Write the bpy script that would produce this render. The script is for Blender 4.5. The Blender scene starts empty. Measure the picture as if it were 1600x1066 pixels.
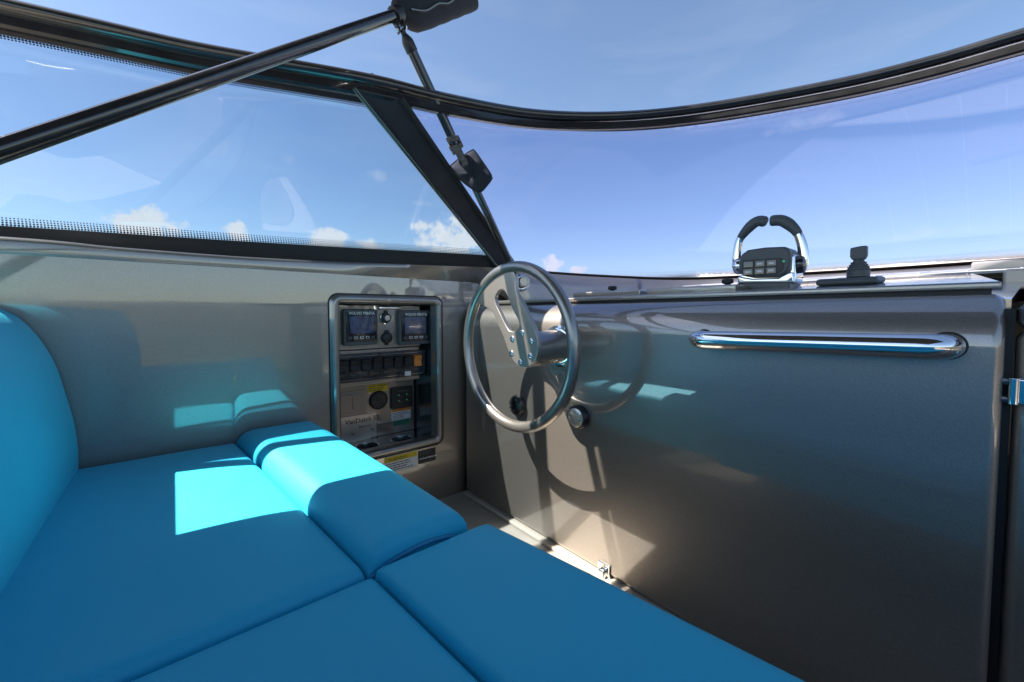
import bpy, bmesh, math, random
from mathutils import Vector, Matrix
random.seed(4)
# ------------------------------------------------------------------ camera
# metres; x starboard, y towards the bow, z up, origin at the photographer's lens
F, CX = 622.0, 800.0
YAW, PITCH, HOR = math.radians(49.6), math.radians(2.5), 490.0
CY = HOR + F*math.tan(PITCH)
AX = Vector((-math.sin(YAW), math.cos(YAW), 0)); RT = Vector((math.cos(YAW), math.sin(YAW), 0)); ZZ = Vector((0, 0, 1))
FW = AX*math.cos(PITCH) - ZZ*math.sin(PITCH); UP = AX*math.sin(PITCH) + ZZ*math.cos(PITCH)
sc = bpy.context.scene
C = sc.collection
cam = bpy.data.cameras.new('camera'); camo = bpy.data.objects.new('camera', cam); C.objects.link(camo)
cam.sensor_width = 36; cam.lens = 36*F/1600; cam.clip_start = .02; cam.clip_end = 30000
cam.shift_y = (CY-533)/1600
camo.rotation_euler = (math.pi/2-PITCH, 0, YAW)
sc.camera = camo
# ------------------------------------------------------------------ light
SUN = Vector((-.36, -.72, 1.0)).normalized()          # towards the sun
w = bpy.data.worlds.new('World'); sc.world = w; w.use_nodes = True
sun = bpy.data.lights.new('sun', 'SUN'); sun.energy = 5.0; sun.angle = math.radians(.53); sun.color = (1, .93, .83)
suno = bpy.data.objects.new('sun', sun); C.objects.link(suno); suno.location = (0, 0, 6)
suno.rotation_euler = SUN.to_track_quat('Z', 'Y').to_euler()
sc.view_settings.view_transform = 'Standard'; sc.view_settings.look = 'None'
sc.view_settings.exposure = 1.62; sc.view_settings.gamma = 1
sc.cycles.use_denoising = True
sc.cycles.max_bounces = 12; sc.cycles.transparent_max_bounces = 24; sc.cycles.glossy_bounces = 6
sc.cycles.sample_clamp_indirect = 6; sc.cycles.blur_glossy = .3

def ray(px, py):
    return FW + RT*((px-CX)/F) + UP*((CY-py)/F)
def on(px, py, axis, val):
    d = ray(px, py); i = 'xyz'.index(axis); return d*(val/d[i])
def dep(px, py, d):
    return ray(px, py)*d

def sky():
    nt = w.node_tree; N = nt.nodes; L = nt.links; N.clear()
    out = N.new('ShaderNodeOutputWorld'); bg = N.new('ShaderNodeBackground'); L.new(bg.outputs[0], out.inputs[0])
    st = N.new('ShaderNodeTexSky'); st.sky_type = 'NISHITA'; st.sun_disc = False
    st.sun_elevation = math.asin(SUN.z); st.sun_rotation = math.atan2(SUN.x, SUN.y)
    st.air_density = 1.0; st.dust_density = .6; st.ozone_density = 2.0
    bg.inputs['Strength'].default_value = .071
    tc = N.new('ShaderNodeTexCoord')
    def m(op, a, b=None, c=None, clamp=False):
        n = N.new('ShaderNodeMath'); n.operation = op; n.use_clamp = clamp
        for k, v in enumerate((a, b, c)):
            if v is None: continue
            if isinstance(v, (int, float)): n.inputs[k].default_value = v
            else: L.new(v, n.inputs[k])
        return n.outputs[0]
    nz = N.new('ShaderNodeTexNoise'); nz.inputs['Scale'].default_value = 26; nz.inputs['Detail'].default_value = 7; nz.inputs['Roughness'].default_value = .58
    L.new(tc.outputs['Generated'], nz.inputs['Vector'])
    puff = nz.outputs['Fac']
    # cumulus heads: direction (from the photograph), half width, half height in radians
    tot = None
    for px, py, wd, ht in ((222, 352, .06, .03), (372, 364, .028, .022), (510, 374, .045, .026), (575, 385, .03, .02), (700, 372, .07, .055),
                           (665, 352, .03, .02), (862, 414, .035, .022), (905, 424, .03, .014), (1180, 446, .09, .03), (60, 392, .06, .02),
                           (448, 250, .016, .014), (585, 274, .035, .013), (1450, 365, .05, .012), (1250, 195, .06, .014), (660, 318, .03, .008)):
        d = ray(px, py).normalized(); s = d.cross(ZZ).normalized(); u = s.cross(d)
        thin = py < 330 or px == 1450
        v = N.new('ShaderNodeVectorMath'); v.operation = 'DOT_PRODUCT'; L.new(tc.outputs['Generated'], v.inputs[0]); v.inputs[1].default_value = s/wd
        q = N.new('ShaderNodeVectorMath'); q.operation = 'DOT_PRODUCT'; L.new(tc.outputs['Generated'], q.inputs[0]); q.inputs[1].default_value = u/ht
        f = N.new('ShaderNodeVectorMath'); f.operation = 'DOT_PRODUCT'; L.new(tc.outputs['Generated'], f.inputs[0]); f.inputs[1].default_value = d
        r2 = m('ADD', m('MULTIPLY', v.outputs['Value'], v.outputs['Value']), m('MULTIPLY', q.outputs['Value'], q.outputs['Value']))
        e = m('SUBTRACT', 1.0, r2)
        e = m('MULTIPLY', m('MAXIMUM', e, -1.5), .28 if not thin else .2)
        e = m('ADD', e, m('MULTIPLY', m('SUBTRACT', puff, .5), 1.5 if not thin else 1.1))
        e = m('MULTIPLY', e, 5.0 if not thin else 1.6, clamp=True)
        e = m('MULTIPLY', e, m('GREATER_THAN', f.outputs['Value'], .7))
        if thin: e = m('MULTIPLY', e, .45)
        tot = e if tot is None else m('MAXIMUM', tot, e)
    # faint high veil all round the sky
    mp = N.new('ShaderNodeMapping'); mp.inputs['Scale'].default_value = (1.3, 1.3, 6); L.new(tc.outputs['Generated'], mp.inputs['Vector'])
    n2 = N.new('ShaderNodeTexNoise'); n2.inputs['Scale'].default_value = 2.2; n2.inputs['Detail'].default_value = 6; n2.inputs['Roughness'].default_value = .55
    n2.inputs['Distortion'].default_value = .6; L.new(mp.outputs[0], n2.inputs['Vector'])
    veil = m('MULTIPLY', m('MULTIPLY', m('SUBTRACT', n2.outputs['Fac'], .48), 3.0, clamp=True), .09)
    fac = m('MAXIMUM', tot, veil)
    mx = N.new('ShaderNodeMix'); mx.data_type = 'RGBA'; L.new(fac, mx.inputs['Factor']); L.new(st.outputs[0], mx.inputs['A'])
    mx.inputs['B'].default_value = (5.6, 5.5, 5.5, 1)
    L.new(mx.outputs['Result'], bg.inputs['Color'])
sky()

# ------------------------------------------------------------------ materials
def mat(name, col, rough=.5, metal=0., coat=0., coat_r=.03, bump=0., bscale=200., var=0., vscale=8., spec=.5, emit=None, es=0.):
    m = bpy.data.materials.new(name); m.use_nodes = True; nt = m.node_tree; b = nt.nodes['Principled BSDF']
    b.inputs['Base Color'].default_value = (*col, 1); b.inputs['Roughness'].default_value = rough; b.inputs['Metallic'].default_value = metal
    b.inputs['Coat Weight'].default_value = coat; b.inputs['Coat Roughness'].default_value = coat_r; b.inputs['Specular IOR Level'].default_value = spec
    if emit: b.inputs['Emission Color'].default_value = (*emit, 1); b.inputs['Emission Strength'].default_value = es
    tc = nt.nodes.new('ShaderNodeTexCoord')
    if bump:
        n = nt.nodes.new('ShaderNodeTexNoise'); n.inputs['Scale'].default_value = bscale; n.inputs['Detail'].default_value = 4
        nt.links.new(tc.outputs['Object'], n.inputs['Vector'])
        bp = nt.nodes.new('ShaderNodeBump'); bp.inputs['Strength'].default_value = bump; bp.inputs['Distance'].default_value = .001
        nt.links.new(n.outputs['Fac'], bp.inputs['Height']); nt.links.new(bp.outputs[0], b.inputs['Normal'])
    if var:
        n = nt.nodes.new('ShaderNodeTexNoise'); n.inputs['Scale'].default_value = vscale; n.inputs['Detail'].default_value = 6
        nt.links.new(tc.outputs['Object'], n.inputs['Vector'])
        r = nt.nodes.new('ShaderNodeValToRGB')
        r.color_ramp.elements[0].position = .3; r.color_ramp.elements[1].position = .7
        r.color_ramp.elements[0].color = (*[c*(1-var) for c in col], 1); r.color_ramp.elements[1].color = (*[min(1, c*(1+var)) for c in col], 1)
        nt.links.new(n.outputs['Fac'], r.inputs[0]); nt.links.new(r.outputs[0], b.inputs['Base Color'])
        mr = nt.nodes.new('ShaderNodeMapRange'); mr.inputs['To Min'].default_value = rough*.8; mr.inputs['To Max'].default_value = min(1, rough*1.25)
        nt.links.new(n.outputs['Fac'], mr.inputs[0]); nt.links.new(mr.outputs[0], b.inputs['Roughness'])
    return m

def flake_paint(name, col):
    m = bpy.data.materials.new(name); m.use_nodes = True; nt = m.node_tree; b = nt.nodes['Principled BSDF']; L = nt.links
    b.inputs['Metallic'].default_value = .70; b.inputs['Roughness'].default_value = .40
    b.inputs['Coat Weight'].default_value = 1; b.inputs['Coat Roughness'].default_value = .025; b.inputs['Coat IOR'].default_value = 2.1
    tc = nt.nodes.new('ShaderNodeTexCoord')
    v = nt.nodes.new('ShaderNodeTexVoronoi'); v.inputs['Scale'].default_value = 1100; L.new(tc.outputs['Object'], v.inputs['Vector'])
    r = nt.nodes.new('ShaderNodeValToRGB'); L.new(v.outputs['Color'], r.inputs[0])
    r.color_ramp.elements[0].color = (*[c*.82 for c in col], 1); r.color_ramp.elements[1].color = (*[c*1.18 for c in col], 1)
    L.new(r.outputs[0], b.inputs['Base Color'])
    # flakes tilt the base layer only; a slow orange-peel wave sits in the coat
    bp = nt.nodes.new('ShaderNodeBump'); bp.inputs['Strength'].default_value = .12; bp.inputs['Distance'].default_value = .0006
    L.new(v.outputs['Distance'], bp.inputs['Height']); L.new(bp.outputs[0], b.inputs['Normal'])
    n = nt.nodes.new('ShaderNodeTexNoise'); n.inputs['Scale'].default_value = 9; n.inputs['Detail'].default_value = 1.5; L.new(tc.outputs['Object'], n.inputs['Vector'])
    b2 = nt.nodes.new('ShaderNodeBump'); b2.inputs['Strength'].default_value = .10; b2.inputs['Distance'].default_value = .0016
    L.new(n.outputs['Fac'], b2.inputs['Height']); L.new(b2.outputs[0], b.inputs['Coat Normal'])
    sm = nt.nodes.new('ShaderNodeTexNoise'); sm.inputs['Scale'].default_value = 5; sm.inputs['Detail'].default_value = 8; sm.inputs['Roughness'].default_value = .7; L.new(tc.outputs['Object'], sm.inputs['Vector'])
    mr = nt.nodes.new('ShaderNodeMapRange'); mr.inputs['From Min'].default_value = .42; mr.inputs['From Max'].default_value = .7; mr.inputs['To Min'].default_value = .015; mr.inputs['To Max'].default_value = .11
    L.new(sm.outputs['Fac'], mr.inputs[0]); L.new(mr.outputs[0], b.inputs['Coat Roughness'])
    return m

def glass(name, tint, refl):
    m = bpy.data.materials.new(name); m.use_nodes = True; nt = m.node_tree; N = nt.nodes; L = nt.links; N.clear()
    o = N.new('ShaderNodeOutputMaterial'); t = N.new('ShaderNodeBsdfTransparent'); t.inputs[0].default_value = (*tint, 1)
    g = N.new('ShaderNodeBsdfGlossy'); g.inputs['Roughness'].default_value = .0; g.inputs['Color'].default_value = (*refl, 1)
    lw = N.new('ShaderNodeLayerWeight'); lw.inputs['Blend'].default_value = .5      # Schlick, alike from both sides
    pw = N.new('ShaderNodeMath'); pw.operation = 'POWER'; L.new(lw.outputs['Facing'], pw.inputs[0]); pw.inputs[1].default_value = 5
    f = N.new('ShaderNodeMath'); f.operation = 'MULTIPLY_ADD'; L.new(pw.outputs[0], f.inputs[0]); f.inputs[1].default_value = .96; f.inputs[2].default_value = .04
    mx = N.new('ShaderNodeMixShader'); L.new(f.outputs[0], mx.inputs[0]); L.new(t.outputs[0], mx.inputs[1]); L.new(g.outputs[0], mx.inputs[2])
    L.new(mx.outputs[0], o.inputs[0]); return m

def vinyl(name, col):
    m = mat(name, col, .55, spec=.6)
    nt = m.node_tree; b = nt.nodes['Principled BSDF']; L = nt.links; tc = nt.nodes.new('ShaderNodeTexCoord')
    v = nt.nodes.new('ShaderNodeTexVoronoi'); v.inputs['Scale'].default_value = 900; L.new(tc.outputs['Object'], v.inputs['Vector'])
    n = nt.nodes.new('ShaderNodeTexNoise'); n.inputs['Scale'].default_value = 9; n.inputs['Detail'].default_value = 3; L.new(tc.outputs['Object'], n.inputs['Vector'])
    b1 = nt.nodes.new('ShaderNodeBump'); b1.inputs['Strength'].default_value = .3; b1.inputs['Distance'].default_value = .0005; L.new(v.outputs['Distance'], b1.inputs['Height'])
    b2 = nt.nodes.new('ShaderNodeBump'); b2.inputs['Strength'].default_value = .35; b2.inputs['Distance'].default_value = .006; L.new(n.outputs['Fac'], b2.inputs['Height'])
    L.new(b1.outputs[0], b2.inputs['Normal']); L.new(b2.outputs[0], b.inputs['Normal'])
    mr = nt.nodes.new('ShaderNodeMapRange'); mr.inputs['To Min'].default_value = .48; mr.inputs['To Max'].default_value = .66; L.new(n.outputs['Fac'], mr.inputs[0]); L.new(mr.outputs[0], b.inputs['Roughness'])
    return m

PAINT = flake_paint('taupe_metallic_paint', (.305, .272, .235))
TEAL = vinyl('turquoise_vinyl', (.03, .54, .74))
PIPE = mat('turquoise_piping', (.02, .30, .50), .4)
CHROME = mat('chrome', (.82, .83, .84), .06, 1.)
SATIN = mat('satin_steel', (.55, .50, .44), .34, .85, bump=.05, bscale=900)
BLACKT = mat('black_anodised_tube', (.022, .022, .024), .2, .0, coat=1, coat_r=.06, var=.3, vscale=20)
BLACK = mat('black_plastic', (.02, .021, .023), .38, bump=.1, bscale=700)
RUBBER = mat('black_rubber', (.014, .014, .015), .6)
BROWNBAND = mat('brown_black_edge_band', (.03, .018, .016), .45)
CANVAS = mat('navy_black_canvas', (.020, .023, .030), .85, bump=.6, bscale=900, var=.25, vscale=30)
GREY = mat('grey_plastic', (.075, .085, .09), .42, bump=.08, bscale=800)
SCREEN = mat('display_glass', (.012, .014, .02), .06, coat=1)
SCREENB = mat('display_panel', (.05, .075, .16), .16, coat=1, var=.5, vscale=60)
WHITE = mat('white_print', (.78, .78, .76), .5)
INK = mat('black_print', (.02, .02, .02), .5)
YELLOW = mat('yellow_print', (.72, .50, .02), .5)
ORANGE = mat('orange_plastic', (.75, .25, .04), .4)
GREEN = mat('green_print', (.02, .2, .11), .5)
LED = mat('green_led', (.1, .8, .3), .4, emit=(.1, 1, .35), es=.04)
PLATE = mat('bare_metal_plate', (.62, .58, .52), .28, .6)
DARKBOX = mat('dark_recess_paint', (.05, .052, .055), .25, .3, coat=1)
BEIGE = mat('beige_gelcoat', (.55, .49, .41), .35, coat=.5)
FOREP = mat('pale_grey_panel', (.42, .42, .42), .5)
INLAY = mat('pale_inlay', (.6, .6, .6), .5)
FLOOR = mat('pale_synthetic_deck', (.36, .32, .27), .7, bump=.4, bscale=60, var=.12, vscale=12)
LENS = mat('clear_lamp_lens', (.75, .68, .55), .12, .6, coat=1, bump=.4, bscale=350)
SMOKE = mat('smoked_lamp_lens', (.02, .022, .024), .12, coat=1)
VELCRO = mat('grey_strap', (.14, .13, .12), .95, bump=1., bscale=700, var=.5, vscale=150)
GSIDE = glass('clear_tinted_glass', (.76, .82, .87), (1, 1, 1))
GFRONT = glass('violet_tinted_glass', (.80, .825, .935), (1, .97, 1))

# ------------------------------------------------------------------ helpers
def finish(name, bm, m, parent=None, smooth=40, bevel=0., seg=2, subsurf=0):
    me = bpy.data.meshes.new(name)
    bmesh.ops.recalc_face_normals(bm, faces=bm.faces); bm.to_mesh(me); bm.free()
    if m: me.materials.append(m)
    o = bpy.data.objects.new(name, me); C.objects.link(o)
    for p in me.polygons: p.use_smooth = smooth > 0
    if smooth: me.set_sharp_from_angle(angle=math.radians(smooth))
    if bevel:
        b = o.modifiers.new('bevel', 'BEVEL'); b.width = bevel; b.segments = seg; b.limit_method = 'ANGLE'; b.angle_limit = math.radians(35); b.harden_normals = False
        for p in me.polygons: p.use_smooth = True
        me.set_sharp_from_angle(angle=math.radians(180)) if seg > 1 else None
        wn = o.modifiers.new('wn', 'WEIGHTED_NORMAL'); wn.keep_sharp = True
    if subsurf:
        s = o.modifiers.new('sub', 'SUBSURF'); s.levels = s.render_levels = subsurf
    if parent:
        o.parent = parent; o.matrix_parent_inverse = Matrix.Translation(-Vector(root_at(parent)))
    return o
def root_at(o):
    p = Vector(o.location)
    return p if o.parent is None else p*0 + (Vector(root_at(o.parent)) if o.type == 'EMPTY' else Vector((0, 0, 0)))
def thing(name, label, cat, loc, group=None):
    o = bpy.data.objects.new(name, None); C.objects.link(o); o.location = loc; o.empty_display_size = .05
    o['label'] = label; o['category'] = cat
    if group: o['group'] = group
    return o
def tag(o, label, cat, group=None):
    o['label'] = label; o['category'] = cat
    if group: o['group'] = group
    return o
def struct(o): o['kind'] = 'structure'; return o
def part(parent, name, bm, m, **k): return finish(name, bm, m, parent, **k)

def box(bm, lo, hi):
    vs = [bm.verts.new((x, y, z)) for x in (lo[0], hi[0]) for y in (lo[1], hi[1]) for z in (lo[2], hi[2])]
    for f in ((0, 1, 3, 2), (4, 6, 7, 5), (0, 4, 5, 1), (2, 3, 7, 6), (0, 2, 6, 4), (1, 5, 7, 3)): bm.faces.new([vs[i] for i in f])
    return bm
def B(): return bmesh.new()
def frame(d, hint=ZZ):
    d = d.normalized(); s = d.cross(hint)
    if s.length < 1e-4: s = d.cross(Vector((1, 0, 0)))
    s.normalize(); return d, s, s.cross(d)
def sweep(bm, pts, prof, hint=ZZ, scale=None, caps=True, closed=False):
    """prof: list of (side, up); swept along pts"""
    pts = [Vector(p) for p in pts]; n = len(pts); rings = []
    for i, p in enumerate(pts):
        if closed: t = pts[(i+1) % n]-pts[i-1]
        else: t = pts[min(i+1, n-1)]-pts[max(i-1, 0)]
        d, s, u = frame(t, hint); k = scale[i] if scale else 1
        rings.append([bm.verts.new(p+s*a*k+u*b*k) for a, b in prof])
    m = len(prof)
    for i in range(n if closed else n-1):
        r, q = rings[i], rings[(i+1) % n]
        for j in range(m): bm.faces.new((r[j], r[(j+1) % m], q[(j+1) % m], q[j]))
    if caps and not closed: bm.faces.new(rings[0]); bm.faces.new(rings[-1])
    return bm
def circ(r, n=16, ry=None): return [(r*math.cos(2*math.pi*k/n), (ry or r)*math.sin(2*math.pi*k/n)) for k in range(n)]
def cyl(bm, a, b, r, r2=None, n=24):
    a, b = Vector(a), Vector(b); d, s, u = frame(b-a); r2 = r if r2 is None else r2
    A = [bm.verts.new(a+s*x*r+u*y*r) for x, y in circ(1, n)]; Q = [bm.verts.new(b+s*x*r2+u*y*r2) for x, y in circ(1, n)]
    for j in range(n): bm.faces.new((A[j], A[(j+1) % n], Q[(j+1) % n], Q[j]))
    bm.faces.new(A); bm.faces.new(Q); return bm
def lathe(bm, o, axis, prof, n=28, hint=ZZ):
    """prof: (radius, distance along axis)"""
    o = Vector(o); d, s, u = frame(Vector(axis), hint); rings = []
    for r, h in prof: rings.append([bm.verts.new(o+d*h+s*x*r+u*y*r) for x, y in circ(1, n)])
    for a, b in zip(rings, rings[1:]):
        for j in range(n): bm.faces.new((a[j], a[(j+1) % n], b[(j+1) % n], b[j]))
    bm.faces.new(rings[0]); bm.faces.new(rings[-1]); return bm
def spline(pts, n):
    """Catmull-Rom through pts, n samples evenly along its length"""
    P = [Vector(p) for p in pts]; P = [P[0]*2-P[1]]+P+[P[-1]*2-P[-2]]; out = []
    for i in range(1, len(P)-2):
        a, b, c, d = P[i-1:i+3]
        for k in range(24):
            t = k/24; out.append(.5*((2*b)+(c-a)*t+(2*a-5*b+4*c-d)*t*t+(3*b-a-3*c+d)*t**3))
    out.append(P[-2]); L = [0]
    for a, b in zip(out, out[1:]): L.append(L[-1]+(b-a).length)
    res = []; j = 0
    for k in range(n):
        s = L[-1]*k/(n-1)
        while j < len(L)-2 and L[j+1] < s: j += 1
        f = (s-L[j])/max(L[j+1]-L[j], 1e-9); res.append(out[j].lerp(out[j+1], min(max(f, 0), 1)))
    return res
def loft(bm, A, Q, k=1):
    rows = [[bm.verts.new(a.lerp(q, i/k)) for a, q in zip(A, Q)] for i in range(k+1)]
    for r, s in zip(rows, rows[1:]):
        for j in range(len(r)-1): bm.faces.new((r[j], r[j+1], s[j+1], s[j]))
    return bm
def prism(bm, pts, off):
    off = Vector(off); A = [bm.verts.new(p) for p in pts]; Q = [bm.verts.new(Vector(p)+off) for p in pts]; n = len(pts)
    bm.faces.new(A); bm.faces.new(Q)
    for j in range(n): bm.faces.new((A[j], A[(j+1) % n], Q[(j+1) % n], Q[j]))
    return bm
def rrect(y0, y1, z0, z1, r, n=6):
    out = []
    for cy, cz, a in ((y1-r, z1-r, 0), (y0+r, z1-r, 90), (y0+r, z0+r, 180), (y1-r, z0+r, 270)):
        for k in range(n+1):
            t = math.radians(a+90*k/n); out.append((cy+r*math.cos(t), cz+r*math.sin(t)))
    return out
def lettering(parent, body, size, origin, right, up, m, align='LEFT', bold=0.):
    cu = bpy.data.curves.new('lettering', 'FONT'); cu.body = body; cu.size = size; cu.align_x = align; cu.extrude = .0002; cu.offset = bold
    cu.resolution_u = 2
    tmp = bpy.data.objects.new('lettering_curve', cu); C.objects.link(tmp)
    dg = bpy.context.evaluated_depsgraph_get(); me = bpy.data.meshes.new_from_object(tmp.evaluated_get(dg)); bpy.data.objects.remove(tmp)
    right, up = Vector(right), Vector(up); nrm = right.cross(up)
    M = Matrix((( *[right[0], up[0], nrm[0]], origin[0]), (*[right[1], up[1], nrm[1]], origin[1]), (*[right[2], up[2], nrm[2]], origin[2]), (0, 0, 0, 1)))
    me.transform(M); me.materials.clear(); me.materials.append(m); me.name = 'lettering'
    o = bpy.data.objects.new('lettering', me); C.objects.link(o); o.parent = parent
    o.matrix_parent_inverse = Matrix.Translation(-Vector(root_at(parent)))
    return o

# ------------------------------------------------------------------ main lines of the boat
XW, YD = -1.15, .75                     # inner face of the side wall, face of the console
ZF = -.62                               # cockpit floor
ZR = .55                                # windscreen top rail
TP = [on(px, py, 'z', ZR) for px, py in ((0, 20), (150, 53), (300, 86), (450, 112), (590, 137), (700, 163), (830, 185), (960, 188), (1100, 175), (1300, 140), (1450, 105), (1600, 62))]
aft = (TP[0]-TP[2]).normalized()
TP = [TP[0]+aft*1.6, TP[0]+aft*.8]+TP+[TP[-1]+Vector((.45, .06, 0)), TP[-1]+Vector((.95, .02, 0))]
def base_at(px, py, z): return on(px, py, 'z', z)
BP = [Vector((-1.46, -1.9, .11)), Vector((-1.42, -1.0, .12))]
for px, py, x in ((0, 383, -1.325), (200, 393, -1.25), (400, 403, -1.19), (600, 411, -1.15), (780, 418, -1.11)): BP.append(on(px, py, 'x', x))
for px, py, z in ((835, 426, .155), (940, 433, .155), (1060, 437, .157), (1200, 432, .16), (1400, 421, .163), (1600, 408, .167)): BP.append(on(px, py, 'z', z))
BP += [BP[-1]+Vector((.5, .02, 0)), BP[-1]+Vector((1.1, -.1, 0))]
NT = 260
TC = spline(TP, NT); BC = spline(BP, NT)
def near(curve, px):                     # index of the curve point whose picture column is px
    best = None
    for i, p in enumerate(curve):
        d = p.dot(FW)
        if d <= .05: continue
        e = abs(CX+F*p.dot(RT)/d-px)
        if best is None or e < best[0]: best = (e, i)
    return best[1]
it, ib = near(TC, 590), near(BC, 786)

# ------------------------------------------------------------------ setting
bm = B(); s = 9000
for i in range(1): bm.faces.new([bm.verts.new(p) for p in ((-s, -s, -1.7), (s, -s, -1.7), (s, s, -1.7), (-s, s, -1.7))])
SEA = mat('sea_water', (.02, .07, .10), .12, bump=1., bscale=.6, spec=.5)
struct(finish('sea', bm, SEA))
bm = box(B(), (-1.3, -3.2, ZF-.06), (2.7, YD+.03, ZF)); struct(finish('floor', bm, FLOOR))
# hull and decks round the cockpit
bm = B()
outer = [Vector((-1.75, -3.4, .05)), Vector((-1.75, -1, .08)), Vector((-1.7, .6, .1)), Vector((-1.55, 2.2, .1)), Vector((-1.1, 4.5, .12)), Vector((.0, 7.3, .14)), Vector((.75, 8.2, .15)),
         Vector((1.5, 7.3, .14)), Vector((2.6, 4.5, .12)), Vector((3.05, 2.2, .1)), Vector((3.2, .6, .1)), Vector((3.25, -3.4, .05))]
inner = [Vector((-1.32, -3.4, .095))]+[BC[i]+Vector((-.012, .01, -.03)) for i in range(0, NT, 6)]+[Vector((2.35, 1.3, .12)), Vector((2.6, .5, .11)), Vector((2.7, -3.4, .09))]
O = spline(outer, 90); I = spline(inner, 90); loft(bm, O, I)
loft(bm, O, [Vector((p.x*.96+.03, p.y*.98, -1.9)) for p in O], 3)
struct(finish('deck', bm, BEIGE, smooth=50))

# side wall with the hole for the control panel
pL, pR, pT, pBt = 515, 690.5, 459, 703
fy0 = on(517, 560, 'x', XW).y; fy1 = on(690, 580, 'x', XW).y
fz1 = on(600, 463, 'x', XW).z; fz0 = on(640, 703, 'x', XW).z
hy0, hy1, hz0, hz1 = fy0+.012, fy1-.012, fz0+.012, fz1-.012
ztop = .108
bm = B()
ys = [-3.2, -1.5, -.6, -.2, hy0, hy1, 1.25]; zs = [ZF-.05, hz0, hz1, ztop]
g = [[bm.verts.new((XW, y, z)) for z in zs] for y in ys]
for i in range(len(ys)-1):
    for j in range(3):
        if i == 4 and j == 1: continue
        bm.faces.new((g[i][j], g[i+1][j], g[i+1][j+1], g[i][j+1]))
wall = struct(finish('wall_left', bm, PAINT))
# rounded coaming between wall and glass, carried on round the front of the dash
bm = B()
rows = [[], [], [], [], []]
for p in BC:
    t = min(max((p.y-.80)/.24, 0), 1); t = t*t*(3-2*t)
    if p.y < .62: inn = Vector((XW, p.y, ztop))
    inn0 = Vector((XW, p.y, ztop)); d = Vector((0.6, -1, 0)).normalized() if p.x > -1 else Vector((1, -.15, 0))
    inn1 = p+d*.03+Vector((0, 0, -.16)); inn = inn0.lerp(inn1, t)
    top = Vector((p.x, p.y, p.z))
    lip = Vector((max(XW, p.x+.012), p.y, p.z)).lerp(top+d*.022, t)
    a = top+Vector((-.03, .0, -.012)); rows[0].append(a); rows[1].append(top+(lip-top)*.3)
    rows[2].append(lip+Vector((0, 0, -.004))); rows[3].append(lip.lerp(inn, .35)+Vector((.004, 0, 0))); rows[4].append(inn)
vr = [[bm.verts.new(v) for v in r] for r in rows]
for r, q in zip(vr, vr[1:]):
    for j in range(NT-1): bm.faces.new((r[j], r[j+1], q[j+1], q[j]))
struct(finish('coaming', bm, PAINT, smooth=75))
# far side of the cockpit (seen only as reflections)
bm = box(B(), (2.6, -3.2, ZF), (2.72, 1.0, .1)); struct(finish('wall_right', bm, PAINT, bevel=.02))
bm = box(B(), (-1.2, -3.3, ZF), (2.72, -3.2, -.02)); struct(finish('wall_back', bm, PAINT, bevel=.02))

# ------------------------------------------------------------------ console (dash)
XL, XR = -1.128, .021
con = thing('helm_console', 'glossy taupe metallic dash console with rounded top edge behind the steering wheel', 'console', (-.55, YD, ZF))
R = .07; zt = .026
prof = [(YD, ZF+.012), (YD, zt-R)]
for k in range(1, 13): a = math.pi/2*k/12; prof.append((YD+R-R*math.cos(a), zt-R+R*math.sin(a)))
prof += [(YD+R+.03, zt), (YD+R+.03, ZF+.012)]
bm = B(); prism(bm, [Vector((XL, y, z)) for y, z in prof], (XR-XL, 0, 0))
part(con, 'console_face', bm, PAINT, bevel=.012, seg=4)
bm = box(B(), (XL-.022, YD+.03, ZF), (XR+.007, YD+.1, zt-.02)); part(con, 'shadow_gap', bm, RUBBER)
bm = box(B(), (XL, YD-.012, ZF), (XR, YD+.02, ZF+.01)); part(con, 'kick_strip', bm, BEIGE, bevel=.003)
# dash top and its raised pad
def zd(y): return zt+.004+.088*(y-YD-R)
def dash_poly(y0, xr0, xr1, inset, ymax):
    pts = [Vector((xr0, y0, 0))]
    loop = []
    for p in BC:
        if p.y > .86 and p.x < xr1: loop.append(Vector((p.x+inset*.8, p.y-inset, 0)))
    loop = [q for q in loop if q.y > y0+.02]
    pts.append(Vector((xr1, loop[-1].y, 0))); pts += loop[::-4]; pts.append(Vector((loop[0].x+.0, y0, 0)))
    return [Vector((p.x, p.y, zd(p.y))) for p in pts]
bm = B(); prism(bm, [p+Vector((0, 0, -.012)) for p in dash_poly(YD+R+.012, XR+.005, .10, .012, 2)], (0, 0, -.03)); part(con, 'dash_top', bm, PAINT)
bm = B(); pp = dash_poly(YD+R-.002, XR-.004, -.045, .075, 2); prism(bm, [p+Vector((0, 0, .012)) for p in pp], (0, 0, -.010)); pad = part(con, 'dash_pad', bm, PAINT, bevel=.004)
bm = B(); prism(bm, [p+Vector((0, 0, .002)) for p in dash_poly(YD+R+.004, XR-.012, -.05, .08, 2)], (0, 0, -.014)); part(con, 'pad_seal', bm, RUBBER)
loop = [Vector((p.x+.09, p.y-.09, 0)) for p in BC if p.y > 1.0 and -.93 < p.x < .10][::4]
arc = [Vector((x, 1.44+.36*((x-.05)/.9)**2+.02*x, 0)) for x in [loop[-1].x+(loop[0].x-loop[-1].x)*k/16 for k in range(17)]]
arc = [p for p in arc if p.y < max(q.y for q in loop if abs(q.x-p.x) < .12)-.01]
bm = B(); prism(bm, [Vector((p.x, p.y, zd(p.y)+.014)) for p in loop+arc], (0, 0, -.006)); dk = part(con, 'fore_panel', bm, FOREP, bevel=.001)
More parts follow.
